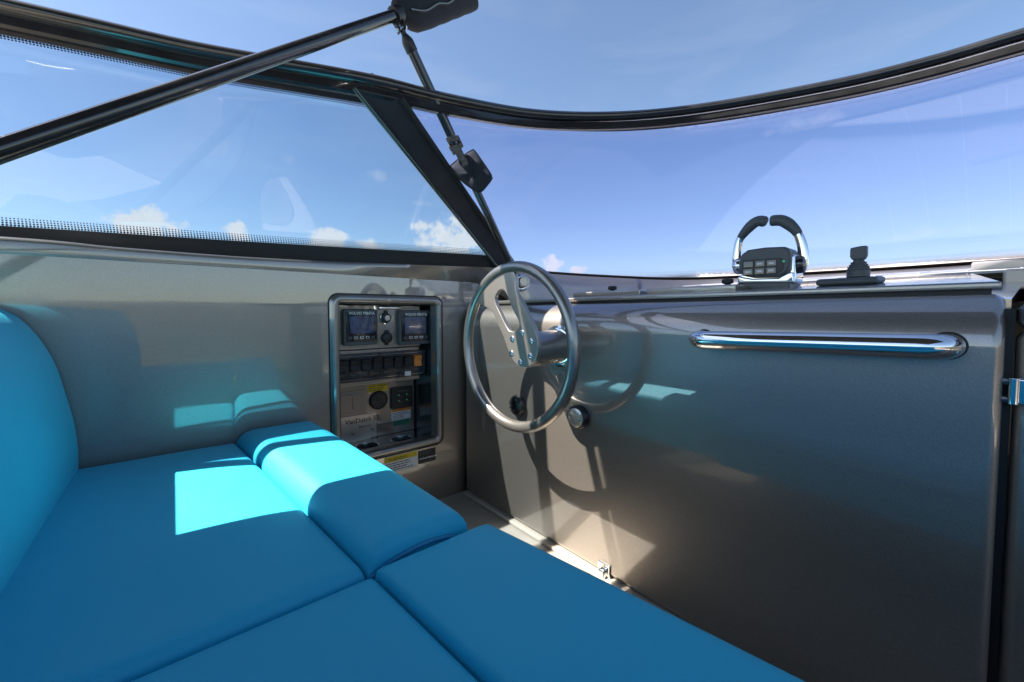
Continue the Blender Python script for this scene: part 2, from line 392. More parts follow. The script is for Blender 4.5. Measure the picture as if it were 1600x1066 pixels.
for k in range(9):
    x = -.62+k*.085; y0_ = 1.46+.36*((x-.05)/.9)**2; bm = B(); y1_ = max(q.y for q in loop if abs(q.x-x) < .12)-.02
    prism(bm, [Vector((x, y0_, zd(y0_)+.0142)), Vector((x+.002, y0_, zd(y0_)+.0142)), Vector((x+.002, y1_, zd(y1_)+.0142)), Vector((x, y1_, zd(y1_)+.0142))], (0, 0, .0012)); part(dk, 'inlay_line', bm, INLAY, smooth=0)
# low hinge strips and two black stops on the pad
for a, b2 in (((905, 455), (1010, 450)), ((1020, 449), (1158, 441))):
    P0 = on(*a, 'y', .93); P1 = on(*b2, 'y', .93); bm = B()
    box(bm, (P0.x, .90, zd(.9)+.010), (P1.x, .985, zd(.95)+.020)); part(con, 'hinge_strip', bm, PAINT, bevel=.003)
for px, py in ((957, 447), (1137, 439)):
    p = on(px, py, 'y', .96); bm = B(); lathe(bm, (p.x, .96, zd(.96)+.018), ZZ, [(.006, 0), (.006, .006), (.0115, .008), (.0125, .012), (.0115, .017), (.008, .018)]); part(con, 'rubber_stop', bm, RUBBER)

# ------------------------------------------------------------------ grab rail
a = on(1086, 531, 'y', YD-.045); b2 = on(1470, 543, 'y', YD-.045)
gr = thing('grab_rail', 'long polished chrome grab rail mounted across the dash face', 'grab rail', (a.x, YD, a.z))
zc = (a.z+b2.z)/2
path = [Vector((a.x-.004, YD+.004, zc)), Vector((a.x-.004, YD-.012, zc))]
for k in range(7): t = math.pi/2*k/6; path.append(Vector((a.x+.022-.026*math.cos(t), YD-.018-.026*math.sin(t), zc)))
q = [Vector((b2.x-(v.x-a.x), v.y, v.z)) for v in path][::-1]
for v in path+q: v.z = a.z+(b2.z-a.z)*(v.x-a.x)/(b2.x-a.x)
part(gr, 'rail', sweep(B(), path+q, circ(.0158, 20)), CHROME, smooth=60)
for v in (path[0], q[-1]):
    part(gr, 'end_flange', lathe(B(), (v.x, YD+.001, v.z), (0, -1, 0), [(.0178, 0), (.0178, .0012), (.0165, .002)]), RUBBER)

# ------------------------------------------------------------------ steering wheel
YW = .612
def W(px, py, y=YW): return on(px, py, 'y', y)
wl, wr, wt, wb = W(724, 536), W(912, 548), W(822, 413), W(816, 671)
wc = Vector(((wl.x+wr.x)/2, YW, (wt.z+wb.z)/2)); rr = .0136
RW = ((wr.x-wl.x)/2+(wt.z-wb.z)/2)/2-rr
sw = thing('steering_wheel', 'slim bronze grey steering wheel with one slotted spoke', 'steering wheel', (wc.x, YD, wc.z))
ring = [wc+Vector((RW*math.cos(t), 0, RW*math.sin(t))) for t in [2*math.pi*k/96 for k in range(96)]]
WHEELM = mat('satin_bronze_metal', (.37, .345, .31), .3, .8, coat=.6, coat_r=.05, bump=.04, bscale=1200)
part(sw, 'rim', sweep(B(), ring, circ(rr, 16), hint=Vector((0, 1, 0)), closed=True), WHEELM, smooth=80)
def cz(x, y): return W(680+x/3.331, 380+y/3.331)
outl = [(205, 300), (240, 240), (290, 195), (350, 160), (418, 150), (428, 230), (436, 265), (462, 310), (500, 390), (528, 450), (542, 505), (545, 560), (532, 608), (505, 635), (470, 645), (432, 628), (405, 592), (385, 545), (362, 480), (330, 410), (300, 350)]
slot = [(318, 290), (330, 258), (352, 242), (372, 250), (392, 290), (415, 350), (442, 400), (446, 435), (424, 460), (396, 455), (376, 425), (352, 375), (328, 325)]
def plate(outline, hole, y, th):
    bm = B()
    for loop in (outline, hole):
        P = [cz(*p) for p in loop]; P = spline(P+[P[0]], 70)[:-1]
        vs = [bm.verts.new((p.x, y, p.z)) for p in P]
        for i in range(len(vs)): bm.edges.new((vs[i], vs[(i+1) % len(vs)]))
    bmesh.ops.triangle_fill(bm, use_beauty=True, use_dissolve=False, edges=bm.edges[:])
    r = bmesh.ops.extrude_face_region(bm, geom=bm.faces[:]); bmesh.ops.translate(bm, verts=[v for v in r['geom'] if isinstance(v, bmesh.types.BMVert)], vec=(0, th, 0))
    return bm
sp = part(sw, 'spoke', plate(outl, slot, YW-.006, .011), SATIN, smooth=30, bevel=.0015)
hub = cz(468, 556)
for x, y in ((462, 466), (510, 510), (505, 587), (453, 618), (407, 573), (411, 498)):
    p = cz(x, y); b3 = part(sp, 'bolt', lathe(B(), (p.x, YW-.0055, p.z), (0, -1, 0), [(.0068, 0), (.0068, .002), (.0055, .003), (.003, .003), (.0028, .001)], 14), CHROME)
col_end = Vector((hub.x-.02, YD+.002, hub.z))
part(sw, 'column', cyl(B(), (hub.x, YW+.004, hub.z), col_end, .041, .043, 40), WHEELM, bevel=.002)
d = (col_end-Vector((hub.x, YW, hub.z))).normalized()
part(sw, 'collar', lathe(B(), col_end-d*.022, d, [(.043, 0), (.0475, .001), (.0475, .010), (.045, .012), (.053, .014), (.053, .022)], 40), CHROME)
part(sw, 'clamp_screw', lathe(B(), col_end-d*.014+Vector((.018, -.0, .047)), Vector((.35, 0, 1)), [(.004, -.004), (.004, .004), (.002, .005)], 12), CHROME)

# ------------------------------------------------------------------ lamps, latches on the console
def lamp(px, py, lens, label):
    p = on(px, py, 'y', YD-.018)
    t = thing('courtesy_light', label, 'lamp', (p.x, YD, p.z))
    part(t, 'housing', lathe(B(), (p.x, YD+.001, p.z), (0, -1, 0), [(.029, 0), (.029, .014), (.026, .018), (.0235, .0185), (.0235, .016)], 36), BLACK)
    l = part(t, 'lens', lathe(B(), (p.x, YD-.014, p.z), (0, -1, 0), [(.0235, 0), (.0233, .005), (.019, .0075), (.01, .0088), (.002, .009)], 36), lens)
    for s in (-1, 1): part(l, 'screw', lathe(B(), (p.x+.0165*s, YD-.0205, p.z-.002), (0, -1, 0), [(.0024, 0), (.0024, .002), (.001, .0025)], 10), CHROME)
lamp(804, 634, SMOKE, 'round black smoked courtesy light below the steering wheel')
lamp(899, 653, LENS, 'round clear courtesy light with bright lens on the dash')
p = on(943, 902, 'y', YD-.004)
la = thing('chrome_latch', 'small chrome hasp latch at the foot of the dash', 'latch', (p.x, YD, p.z-.03))
part(la, 'plate', box(B(), (p.x-.017, YD-.005, p.z-.032), (p.x+.017, YD-.0003, p.z+.034)), CHROME, bevel=.006, seg=3)
part(la, 'catch', box(B(), (p.x-.009, YD-.016, p.z-.01), (p.x+.009, YD-.0052, p.z+.022)), CHROME, bevel=.004, seg=3)
part(la, 'foot', box(B(), (p.x-.020, YD-.020, p.z-.043), (p.x+.020, YD-.0003, p.z-.033)), CHROME, bevel=.003)
for dz in (-.022, .028): part(la, 'screw', lathe(B(), (p.x, YD-.005, p.z+dz), (0, -1, 0), [(.004, 0), (.0035, .002), (.001, .0025)], 12), SATIN)
p = on(773, 816, 'y', YD-.004)
la = thing('dark_latch', 'small dark barrel latch low on the dash beside the seat', 'latch', (p.x, YD, p.z-.02))
part(la, 'plate', box(B(), (p.x-.012, YD-.004, p.z-.022), (p.x+.012, YD-.0003, p.z+.022)), BLACKT, bevel=.003)
part(la, 'barrel', cyl(B(), (p.x+.004, YD-.010, p.z-.016), (p.x+.004, YD-.010, p.z+.020), .0055), CHROME, bevel=.001)
# fitting on the coaming beyond the wheel
p = on(817, 441, 'x', -.995)
fit = thing('coaming_socket', 'chrome ringed black round socket on the coaming behind the wheel', 'socket', p)
axd = Vector((1, -.55, .02)).normalized(); p = p-axd*.03
part(fit, 'ring', lathe(B(), p, axd, [(.030, 0), (.030, .005), (.024, .009), (.020, .009)], 32), CHROME)
part(fit, 'body', lathe(B(), p+axd*.006, axd, [(.019, 0), (.019, .02), (.0165, .022), (.0165, .036)], 28), BLACK)
part(fit, 'cap', lathe(B(), p+axd*.042, axd, [(.0165, 0), (.018, .002), (.018, .012), (.0155, .015), (.012, .015), (.011, .012)], 28), SATIN)

# ------------------------------------------------------------------ engine throttle
YT = .98
def T(x, y, yy=YT): return on(1120+x*.175, 320+y*.175, 'y', yy)
b0 = T(460, 745); th = thing('throttle_control', 'twin lever chrome engine throttle with arched black grips on the dash', 'throttle', (b0.x, YT+.03, b0.z))
def tprism(pts, y0, dy): return prism(B(), [Vector((T(*p).x, y0, T(*p).z)) for p in pts], (0, dy, 0))
part(th, 'base_plate', tprism([(185, 700), (655, 690), (655, 748), (185, 752)], YT-.006, .085), GREY, bevel=.003)
part(th, 'chrome_base', tprism([(190, 690), (205, 600), (240, 470), (640, 430), (690, 440), (700, 640), (690, 700)], YT+.004, .060), CHROME, bevel=.006, seg=3)
pod = part(th, 'pod', tprism([(212, 520), (232, 450), (290, 408), (440, 385), (630, 377), (672, 420), (668, 540), (640, 605), (560, 650), (330, 655), (250, 640), (215, 600)], YT-.012, .07), GREY, bevel=.005, seg=3)
part(pod, 'face_panel', tprism([(252, 500), (580, 480), (620, 500), (605, 585), (545, 632), (250, 640), (240, 600)], YT-.0135, .004), BLACK, bevel=.001)
for r in range(2):
    for c in range(3):
        x0 = 262+c*103-r*4; y0 = 516-c*7+r*66
        k = part(pod, 'button', tprism([(x0, y0), (x0+84, y0-6), (x0+84, y0+46), (x0, y0+52)], YT-.0155, .003), SCREEN, bevel=.0006)
        if r+c: part(k, 'symbol', tprism([(x0+18, y0+18), (x0+66, y0+14), (x0+62, y0+30), (x0+20, y0+34)], YT-.0158, .0002), WHITE)
part(pod, 'led', lathe(B(), (T(617, 510).x, YT-.0130, T(617, 510).z), (0, -1, 0), [(.0022, 0), (.0022, .0018), (.001, .0022)], 12), LED)
part(th, 'front_lip', tprism([(250, 650), (330, 662), (560, 655), (650, 610), (690, 600), (700, 695), (195, 700), (200, 640)], YT-.008, .012), CHROME, bevel=.003)
for side, pts in (('l', [(178, 560), (178, 480), (188, 400), (205, 330), (232, 282), (290, 215), (350, 165), (400, 150), (455, 163)]), ('r', [(772, 540), (775, 470), (768, 380), (745, 300), (715, 240), (660, 185), (600, 150), (550, 145), (490, 152)])):
    yy = YT+.028; P = [Vector((T(*p, yy).x, yy-.010*k/8, T(*p, yy).z)) for k, p in enumerate(pts)]
    S = spline(P, 33); prof = circ(.0062, 14, .0105)
    low = S[:17]; hi = S[16:]
    lv = part(th, 'lever', sweep(B(), low, [(a*1.0, b) for a, b in circ(.0095, 14, .0062)], hint=Vector((0, 1, 0)), scale=[1.1-.2*k/16 for k in range(17)]), CHROME, smooth=60)
    part(lv, 'grip', sweep(B(), hi, circ(.0105, 14, .0082), hint=Vector((0, 1, 0)), scale=[.82+.3*min(1, k/7)-(.25 if k == 16 else 0) for k in range(17)]), GREY, smooth=60)
    e = P[0]; sx = -1 if side == 'l' else 1
    part(th, 'pivot', lathe(B(), (e.x-.010*sx, yy, e.z+.002), (sx, 0, 0), [(.014, -.008), (.019, 0), (.019, .008), (.0165, .013), (.009, .016), (.002, .0165)], 28), CHROME if side == 'l' else BLACKT)

# ------------------------------------------------------------------ joystick
YJ = .95
def J(x, y): return on(1120+x*.175, 320+y*.175, 'y', YJ)
jb = J(1262, 632); js = thing('joystick', 'small grey docking joystick with ribbed boot on a flat base', 'joystick', (jb.x, YJ, jb.z))
bl, br = J(912, 700), J(1460, 690); jt, jl = J(1200, 640).z, J(1200, 722).z
bm = B(); prism(bm, [Vector((bl.x, YJ-.028, jl)), Vector((br.x, YJ-.028, jl)), Vector((br.x+.004, YJ+.034, jl+.004)), Vector((bl.x-.002, YJ+.034, jl+.004))], (0, 0, jt-jl-.004))
part(js, 'base', bm, GREY, bevel=.006, seg=3)
k = .000237; top = J(1262, 375).z; h = top-jt
prof = [(.0165, 0), (.0168, h*.22)]
for i in range(4): prof += [(.0178-i*.0021, h*(.24+i*.075)), (.0178-i*.0021, h*(.275+i*.075)), (.0150-i*.0021, h*(.29+i*.075))]
prof += [(.0075, h*.58), (.0085, h*.62)]
part(js, 'ribbed_boot', lathe(B(), (jb.x, YJ, jt-.002), ZZ, prof, 28), GREY, smooth=30)
bm = B(); x = jb.x
prism(bm, [Vector((x-.0085, YJ-.008, jt+h*.55)), Vector((x-.0115, YJ-.008, jt+h*.66)), Vector((x-.0115, YJ-.008, jt+h*.96)), Vector((x+.002, YJ-.008, jt+h)), Vector((x+.0115, YJ-.008, jt+h)), Vector((x+.0115, YJ-.008, jt+h*.68)), Vector((x+.0085, YJ-.008, jt+h*.55))], (0, .018, 0))
part(js, 'stick', bm, GREY, bevel=.002)

# ------------------------------------------------------------------ companionway door right of the console
dr = thing('cabin_door', 'taupe cabin door edge hinged beside the dash console', 'door', (.25, YD+.05, ZF))
part(dr, 'leaf', box(B(), (.0295, YD+.02, ZF+.01), (.62, YD+.06, -.02)), PAINT, bevel=.012, seg=4)
part(dr, 'top_rail', box(B(), (.030, YD+.012, -.018), (.64, YD+.13, .012)), DARKBOX, bevel=.008, seg=3)
p = on(1588, 612, 'y', YD+.01)
hg = part(dr, 'hinge', box(B(), (p.x-.001, YD+.010, p.z-.017), (p.x+.03, YD+.0195, p.z+.017)), CHROME, bevel=.004, seg=3)
part(hg, 'knuckle', cyl(B(), (p.x-.002, YD+.010, p.z-.016), (p.x-.002, YD+.010, p.z+.016), .0045), CHROME, bevel=.001)
for dz in (-.011, .011): part(hg, 'screw', lathe(B(), (p.x-.009, YD+.012, p.z+dz), (0, -1, 0), [(.0045, 0), (.004, .004), (.001, .005)], 12), BLACKT)
sl = thing('hatch_slide', 'beige sliding hatch runners beside the dash pad', 'hatch', (.6, 1.5, .05))
part(sl, 'runner', box(B(), (-.02, 1.62, .05), (1.6, 1.72, .137)), BEIGE, bevel=.006)
part(sl, 'runner', box(B(), (.03, 1.40, .03), (1.6, 1.50, .098)), BEIGE, bevel=.006)
part(sl, 'groove', box(B(), (.0, 1.502, .03), (1.6, 1.618, .085)), RUBBER)
part(sl, 'cover', box(B(), (.05, .90, .0), (1.6, 1.398, .055)), PAINT, bevel=.01)

# ------------------------------------------------------------------ control panel in the side wall
cp = thing('control_panel', 'recessed instrument niche in the side wall with displays and switches', 'control panel', (XW, (fy0+fy1)/2, fz0))
def X(px, py, x): return on(px, py, 'x', x)
def xrect(name, parent, pxs, pys, x, th, m, bevel=.0, r=None):
    """panel on a plane x=const from a picture box (centre-line edges)"""
    cxm, cym = sum(pxs)/2, sum(pys)/2
    y0, y1 = X(pxs[0], cym, x).y, X(pxs[1], cym, x).y; z1, z0 = X(cxm, pys[0], x).z, X(cxm, pys[1], x).z
    bm = B()
    if r: prism(bm, [Vector((x-.0002, y, z)) for y, z in rrect(y0, y1, z0, z1, r, 4)], (th, 0, 0))
    else: box(bm, (x-.0002, y0, z0), (x+th, y1, z1))
    o = part(parent, name, bm, m, bevel=bevel); return o, (y0, y1, z0, z1)
# frame: a raised rounded moulding
bm = B(); N1 = rrect(fy0, fy1, fz0, fz1, .024); rows = []
cy0, cz0 = (fy0+fy1)/2, (fz0+fz1)/2
def insetrect(i): return rrect(fy0+i, fy1-i, fz0+i, fz1-i, max(.024-i*.75, .006))
for i, x in ((-.003, 0), (-.002, .0005), (.001, .007), (.005, .011), (.010, .0125), (.017, .011), (.021, .007), (.023, .0), (.023, -.03)):
    rows.append([bm.verts.new((XW+x, y, z)) for y, z in insetrect(i)])
for r, q in zip(rows, rows[1:]):
    n = len(r)
    for j in range(n): bm.faces.new((r[j], r[(j+1) % n], q[(j+1) % n], q[j]))
part(cp, 'frame', bm, PAINT, smooth=70)
bm = B(); r0 = insetrect(-.0055); r1 = insetrect(-.0005)
va = [bm.verts.new((XW+.0012, y, z)) for y, z in r0]; vb = [bm.verts.new((XW+.0012, y, z)) for y, z in r1]
for j in range(len(va)): bm.faces.new((va[j], va[(j+1) % len(va)], vb[(j+1) % len(vb)], vb[j]))
part(cp, 'gasket', bm, RUBBER)
iy0, iy1, iz0, iz1 = fy0+.021, fy1-.021, fz0+.021, fz1-.021
xb = -1.312; xt = -1.213; zsh = X(684, 685.5, XW).z
iz0 = min(iz0, zsh)
bm = B()
def quad(bm, *p): bm.faces.new([bm.verts.new(v) for v in p])
for a, b2, m in (((xb, iy0, iz0), (xb, iy1, iz0), None),):
    quad(bm, (XW, iy1, iz0-.02), (xb, iy1, iz0-.02), (xb, iy1, iz1), (XW, iy1, iz1))
    quad(bm, (XW, iy0, iz0-.02), (xb, iy0, iz0-.02), (xb, iy0, iz1), (XW, iy0, iz1))
    quad(bm, (XW, iy0, iz1), (xb, iy0, iz1), (xb, iy1, iz1), (XW, iy1, iz1))
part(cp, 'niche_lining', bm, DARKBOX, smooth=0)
# shelf with cup holders (holes as dark cups with chrome rings)
cups = []
for px, py in ((627.5, 686), (574, 697)):
    p = on(px, py, 'z', zsh+.001); p.x = max(min(p.x, XW-.045), xb+.04); cups.append(p)
bm = B(); CR = .0325
for loop in [[(xb, iy0), (XW-.001, iy0), (XW-.001, iy1), (xb, iy1)]]+[[(p.x+CR*math.cos(t), p.y+CR*math.sin(t)) for t in [2*math.pi*k/36 for k in range(36)]] for p in cups]:
    vs = [bm.verts.new((x, y, zsh)) for x, y in loop]
    for i in range(len(vs)): bm.edges.new((vs[i], vs[(i+1) % len(vs)]))
bmesh.ops.triangle_fill(bm, use_beauty=True, use_dissolve=False, edges=bm.edges[:])
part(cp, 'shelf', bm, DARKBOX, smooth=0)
for p in cups:
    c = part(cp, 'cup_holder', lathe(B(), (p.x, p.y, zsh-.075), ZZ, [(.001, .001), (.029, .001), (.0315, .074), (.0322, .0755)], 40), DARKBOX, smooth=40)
    c.data.polygons[0].use_smooth = False
    bmc = bmesh.new(); bmc.from_mesh(c.data); bmesh.ops.delete(bmc, geom=[f for f in bmc.faces if len(f.verts) > 4 and f.calc_center_median().z > zsh-.01], context='FACES'); bmc.to_mesh(c.data); bmc.free()
    part(c, 'rim', sweep(B(), [Vector((p.x+.0335*math.cos(t), p.y+.0335*math.sin(t), zsh+.0008)) for t in [2*math.pi*k/40 for k in range(40)]], circ(.0022, 8), closed=True), CHROME, smooth=80)
# upper tier
zs_ = X(600, 542, xt).z
up = part(cp, 'upper_tier', box(B(), (xb, iy0, zs_-.004), (xt, iy1-.022, iz1-.004)), PAINT, bevel=.003)
sz0 = X(600, 596, xt).z
part(cp, 'middle_tier', box(B(), (xb, iy0, sz0-.006), (xt-.004, iy1-.024, zs_-.006)), PAINT, bevel=.003)
part(cp, 'lower_panel', box(B(), (xb-.01, iy0, zsh), (xb+.012, iy1-.004, sz0-.008)), PAINT, bevel=.002)
part(cp, 'chrome_strip', box(B(), (xt, X(590, 477, xt).y, iz1-.018), (xt+.012, X(625, 477, xt).y, iz1-.008)), CHROME, bevel=.003)  # plain chrome strip at the head of the upper tier, not a lamp
def display(pxs, pys, lit):
    o, (y0, y1, z0, z1) = xrect('display', cp, pxs, pys, xt, .020, GREY, bevel=.004, r=.008)
    w_, h_ = y1-y0, z1-z0; x = xt+.0202
    def sub(name, a, b2, c, d, m, t=.0008, par=o, xo=0):
        return part(par, name, box(B(), (x+xo-.0004, y0+a*w_, z0+c*h_), (x+xo+t, y0+b2*w_, z0+d*h_)), m)
    sub('glass', .07, .95, .10, .92, SCREEN)
    sub('screen', .18 if not lit else .17, .86 if not lit else .82, .33, .80, SCREENB, .0007, o, .0005)
    for k in range(5): sub('key', .13+k*.165, .23+k*.165, .18, .245, WHITE if 0 < k < 4 else GREY, .0012, o, .0004)
    for k in range(1, 4): sub('key_face', .145+k*.165, .215+k*.165, .193, .232, SCREEN, .0014, o, .0006)
    lettering(o, 'VOLVO PENTA', .0115, (x+.0012, (y0+y1)/2+.02*w_, z0+.845*h_), (0, 1, 0), ZZ, WHITE, 'CENTER', .0003)
display((533, 587), (483, 539), False); display((619.5, 669), (485, 538), True)
def xdisc(name, parent, px, py, x, prof, m, n=28):
    p = X(px, py, x); return part(parent, name, lathe(B(), (x, p.y, p.z), (1, 0, 0), prof, n), m), p
k, p = xdisc('key_switch', cp, 602, 497, xt, [(.0165, 0), (.0165, .004), (.0135, .006), (.0135, .014), (.010, .016), (.006, .0162)], BLACK)
part(k, 'key_barrel', lathe(B(), (xt+.016, p.y, p.z), (1, 0, 0), [(.0085, 0), (.008, .002), (.003, .0022)], 20), PLATE)
part(k, 'tab', box(B(), (xt-.0002, p.y-.005, p.z+.012), (xt+.007, p.y+.006, p.z+.024)), BLACK, bevel=.002)
part(k, 'chrome_arc', sweep(B(), [Vector((xt+.005, p.y+.0175*math.cos(t), p.z+.0175*math.sin(t))) for t in [math.radians(110+14*q) for q in range(12)]], circ(.0022, 8)), CHROME)
k, p = xdisc('power_socket', cp, 603.5, 528, xt, [(.0178, 0), (.0178, .006), (.016, .010), (.012, .0125), (.003, .013)], BLACK)
part(k, 'tab', box(B(), (xt-.0002, p.y-.006, p.z+.013), (xt+.008, p.y+.007, p.z+.025)), BLACK, bevel=.002)
part(k, 'tab', box(B(), (xt-.0002, p.y-.006, p.z-.023), (xt+.007, p.y+.006, p.z-.013)), BLACK, bevel=.002)
# switch row
xs = xt-.004
sp_, (sy0, sy1, szz0, szz1) = xrect('switch_panel', cp, (526, 664), (550, 593), xs, .006, BLACKT, bevel=.003)
sy0 = iy0+.001
o = part(sp_, 'bright_edge', sweep(B(), [Vector((xs+.0065, y, z)) for y, z in rrect(sy0+.006, sy1-.008, szz0+.008, szz1-.008, .004, 3)], circ(.0011, 6), closed=True, hint=Vector((1, 0, 0))), CHROME)
sh = szz1-szz0; pitch = (sy1-.014-(sy0+.010))/8
for k in range(8):
    ya = sy0+.011+pitch*k; za, zb = szz0+sh*.36, szz0+sh*.83
    bm = B(); pr = [(xs+.004, za), (xs+.017, za+.003), (xs+.013, (za+zb)/2), (xs+.020, zb-.004), (xs+.004, zb)]
    prism(bm, [Vector((x, ya+.002, z)) for x, z in pr], (0, pitch*.76, 0))
    r = part(sp_, 'rocker_switch', bm, ORANGE if k == 7 else RUBBER, bevel=.0022, seg=3)
    if k == 7: r['label'] = 'orange rocker switch at the end of the row'
    part(sp_, 'legend', box(B(), (xs+.0062, ya+.004, za-.011), (xs+.0066, ya+pitch*.62, za-.006)), GREY)
part(sp_, 'white_tag', box(B(), (xs+.0062, sy0+.011+pitch*6.15, szz0+.004), (xs+.0085, sy0+.011+pitch*6.75, szz0+.018)), WHITE)
# lower tier fittings
xl = xb+.012
oc, (y0, y1, z0, z1) = xrect('outlet_cover', cp, (530, 570), (611, 648), xl, .004, PAINT, bevel=.0015, r=.004)
lid = part(oc, 'lid', prism(B(), [Vector((xl+.004, y, z)) for y, z in rrect(y0-.01, y1-.009, z0+.012, z1-.011, .012, 5)], (.009, 0, 0)), PAINT, bevel=.002)
part(lid, 'grip', box(B(), (xl+.013, (y0+y1)/2-.004, z0+.02), (xl+.0155, (y0+y1)/2+.003, z1-.02)), PAINT, bevel=.001)
def fineprint(parent, x, y0, y1, z0, z1, rows, m, seed=1):
    rnd = random.Random(seed)
    for k in range(rows):
        z = z1-(k+.5)*(z1-z0)/rows; t = (z1-z0)/rows*.17; e = y0+(y1-y0)*rnd.uniform(.62, 1)
        bm = B(); y = y0
        while y < e:
            l = rnd.uniform(.006, .016); box(bm, (x, y, z-t), (x+.0002, min(y+l, e), z+t)); y += l+.002
        part(parent, 'print_line', bm, m, smooth=0)
st, q = xrect('sticker', cp, (574, 605.5), (600.5, 612), xl, .0006, YELLOW); fineprint(st, xl+.0007, q[0]+.004, q[1]-.003, q[2]+.002, q[3]-.002, 3, INK, 2); st['label'] = 'yellow caution sticker'
g_, p = xdisc('gauge', cp, 590.8, 625, xl, [(.031, 0), (.031, .006), (.028, .010), (.027, .008), (.002, .008)], BLACK, 36)
for a in range(5):
    t = math.radians(200-55*a); part(g_, 'mark', box(B(), (xl+.0082, p.y+.018*math.cos(t)-.004, p.z+.016*math.sin(t)-.001), (xl+.0085, p.y+.018*math.cos(t)+.004, p.z+.016*math.sin(t)+.001)), GREY)
rp, q = xrect('alarm_panel', cp, (609.5, 643), (604, 637), xl, .012, BLACK, bevel=.003, r=.005)
part(rp, 'legend', box(B(), (xl+.0123, q[0]+.3*(q[1]-q[0]), q[3]-.016), (xl+.0126, q[0]+.8*(q[1]-q[0]), q[3]-.0125)), GREY)
for a in range(2):
    for c in range(2):
        yy = q[0]+(.3+.37*a)*(q[1]-q[0]); zz = q[2]+(.36+.26*c)*(q[3]-q[2])
        part(rp, 'led', box(B(), (xl+.0118, yy, zz), (xl+.0132, yy+.004, zz+.003)), LED); part(rp, 'legend', box(B(), (xl+.0123, yy+.002, zz-.005), (xl+.0126, yy+.016, zz-.0025)), GREY)
st, q = xrect('sticker', cp, (611.5, 641.5), (636.5, 655.5), xl, .0006, WHITE); st['label'] = 'white warning sticker with orange band'
part(st, 'orange_band', box(B(), (xl+.0006, q[0]+.001, q[3]-.013), (xl+.0009, q[1]-.001, q[3]-.002)), ORANGE); fineprint(st, xl+.0007, q[0]+.004, q[1]-.003, q[2]+.002, q[3]-.015, 5, INK, 5)
st, q = xrect('sticker', cp, (614.5, 639), (655.8, 664), xl, .0006, GREEN); fineprint(st, xl+.0007, q[0]+.003, q[1]-.003, q[2]+.002, q[3]-.002, 3, GREY, 7); st['label'] = 'small green sticker'
pl, q = xrect('builders_plate', cp, (533, 588), (649, 689), xl, .0012, PLATE)
hh = q[3]-q[2]; ww = q[1]-q[0]; y0 = q[0]+.012
lettering(pl, 'VanDutch 55', .021, (xl+.0014, y0, q[3]-.024), (0, 1, 0), ZZ, INK, bold=.0003)
lettering(pl, 'Boat cat.', .0115, (xl+.0014, y0+ww*.38, q[3]-.042), (0, 1, 0), ZZ, INK)
lettering(pl, 'kg', .0115, (xl+.0014, y0+ww*.16, q[3]-.060), (0, 1, 0), ZZ, INK); lettering(pl, 'kg', .0115, (xl+.0014, y0+ww*.72, q[3]-.056), (0, 1, 0), ZZ, INK)
lettering(pl, 'Marine Ltd', .0125, (xl+.0014, y0+ww*.22, q[3]-.094), (0, 1, 0), ZZ, INK); lettering(pl, 'CE', .022, (xl+.0014, y0+ww*.70, q[3]-.094), (0, 1, 0), ZZ, INK)
# stickers on the wall under the niche
st, q = xrect('sticker', wall, (600, 652), (709, 735), XW, .0008, WHITE); st['label'] = 'white sticker with yellow caution header'
part(st, 'yellow_band', box(B(), (XW+.0008, q[0]+.001, q[3]-.019), (XW+.0011, q[1]-.001, q[3]-.002)), YELLOW); fineprint(st, XW+.0009, q[0]+.004, q[1]-.006, q[2]+.003, q[3]-.021, 4, INK, 9)
lettering(st, 'WARNING', .013, (XW+.0013, q[0]+.012, q[3]-.016), (0, 1, 0), ZZ, INK)
st, q = xrect('sticker', wall, (653.5, 680.5), (702, 722), XW, .0008, INK); fineprint(st, XW+.0009, q[0]+.003, q[1]-.003, q[3]-.016, q[3]-.002, 3, GREY, 11); st['label'] = 'small black sticker with white lettering'
lettering(st, 'VanDutch Marine Ltd', .0072, (XW+.0010, q[0]+.003, q[2]+.013), (0, 1, 0), ZZ, WHITE, bold=.0002); fineprint(st, XW+.0009, q[0]+.003, q[1]-.003, q[2]+.002, q[2]+.008, 1, GREY, 12)

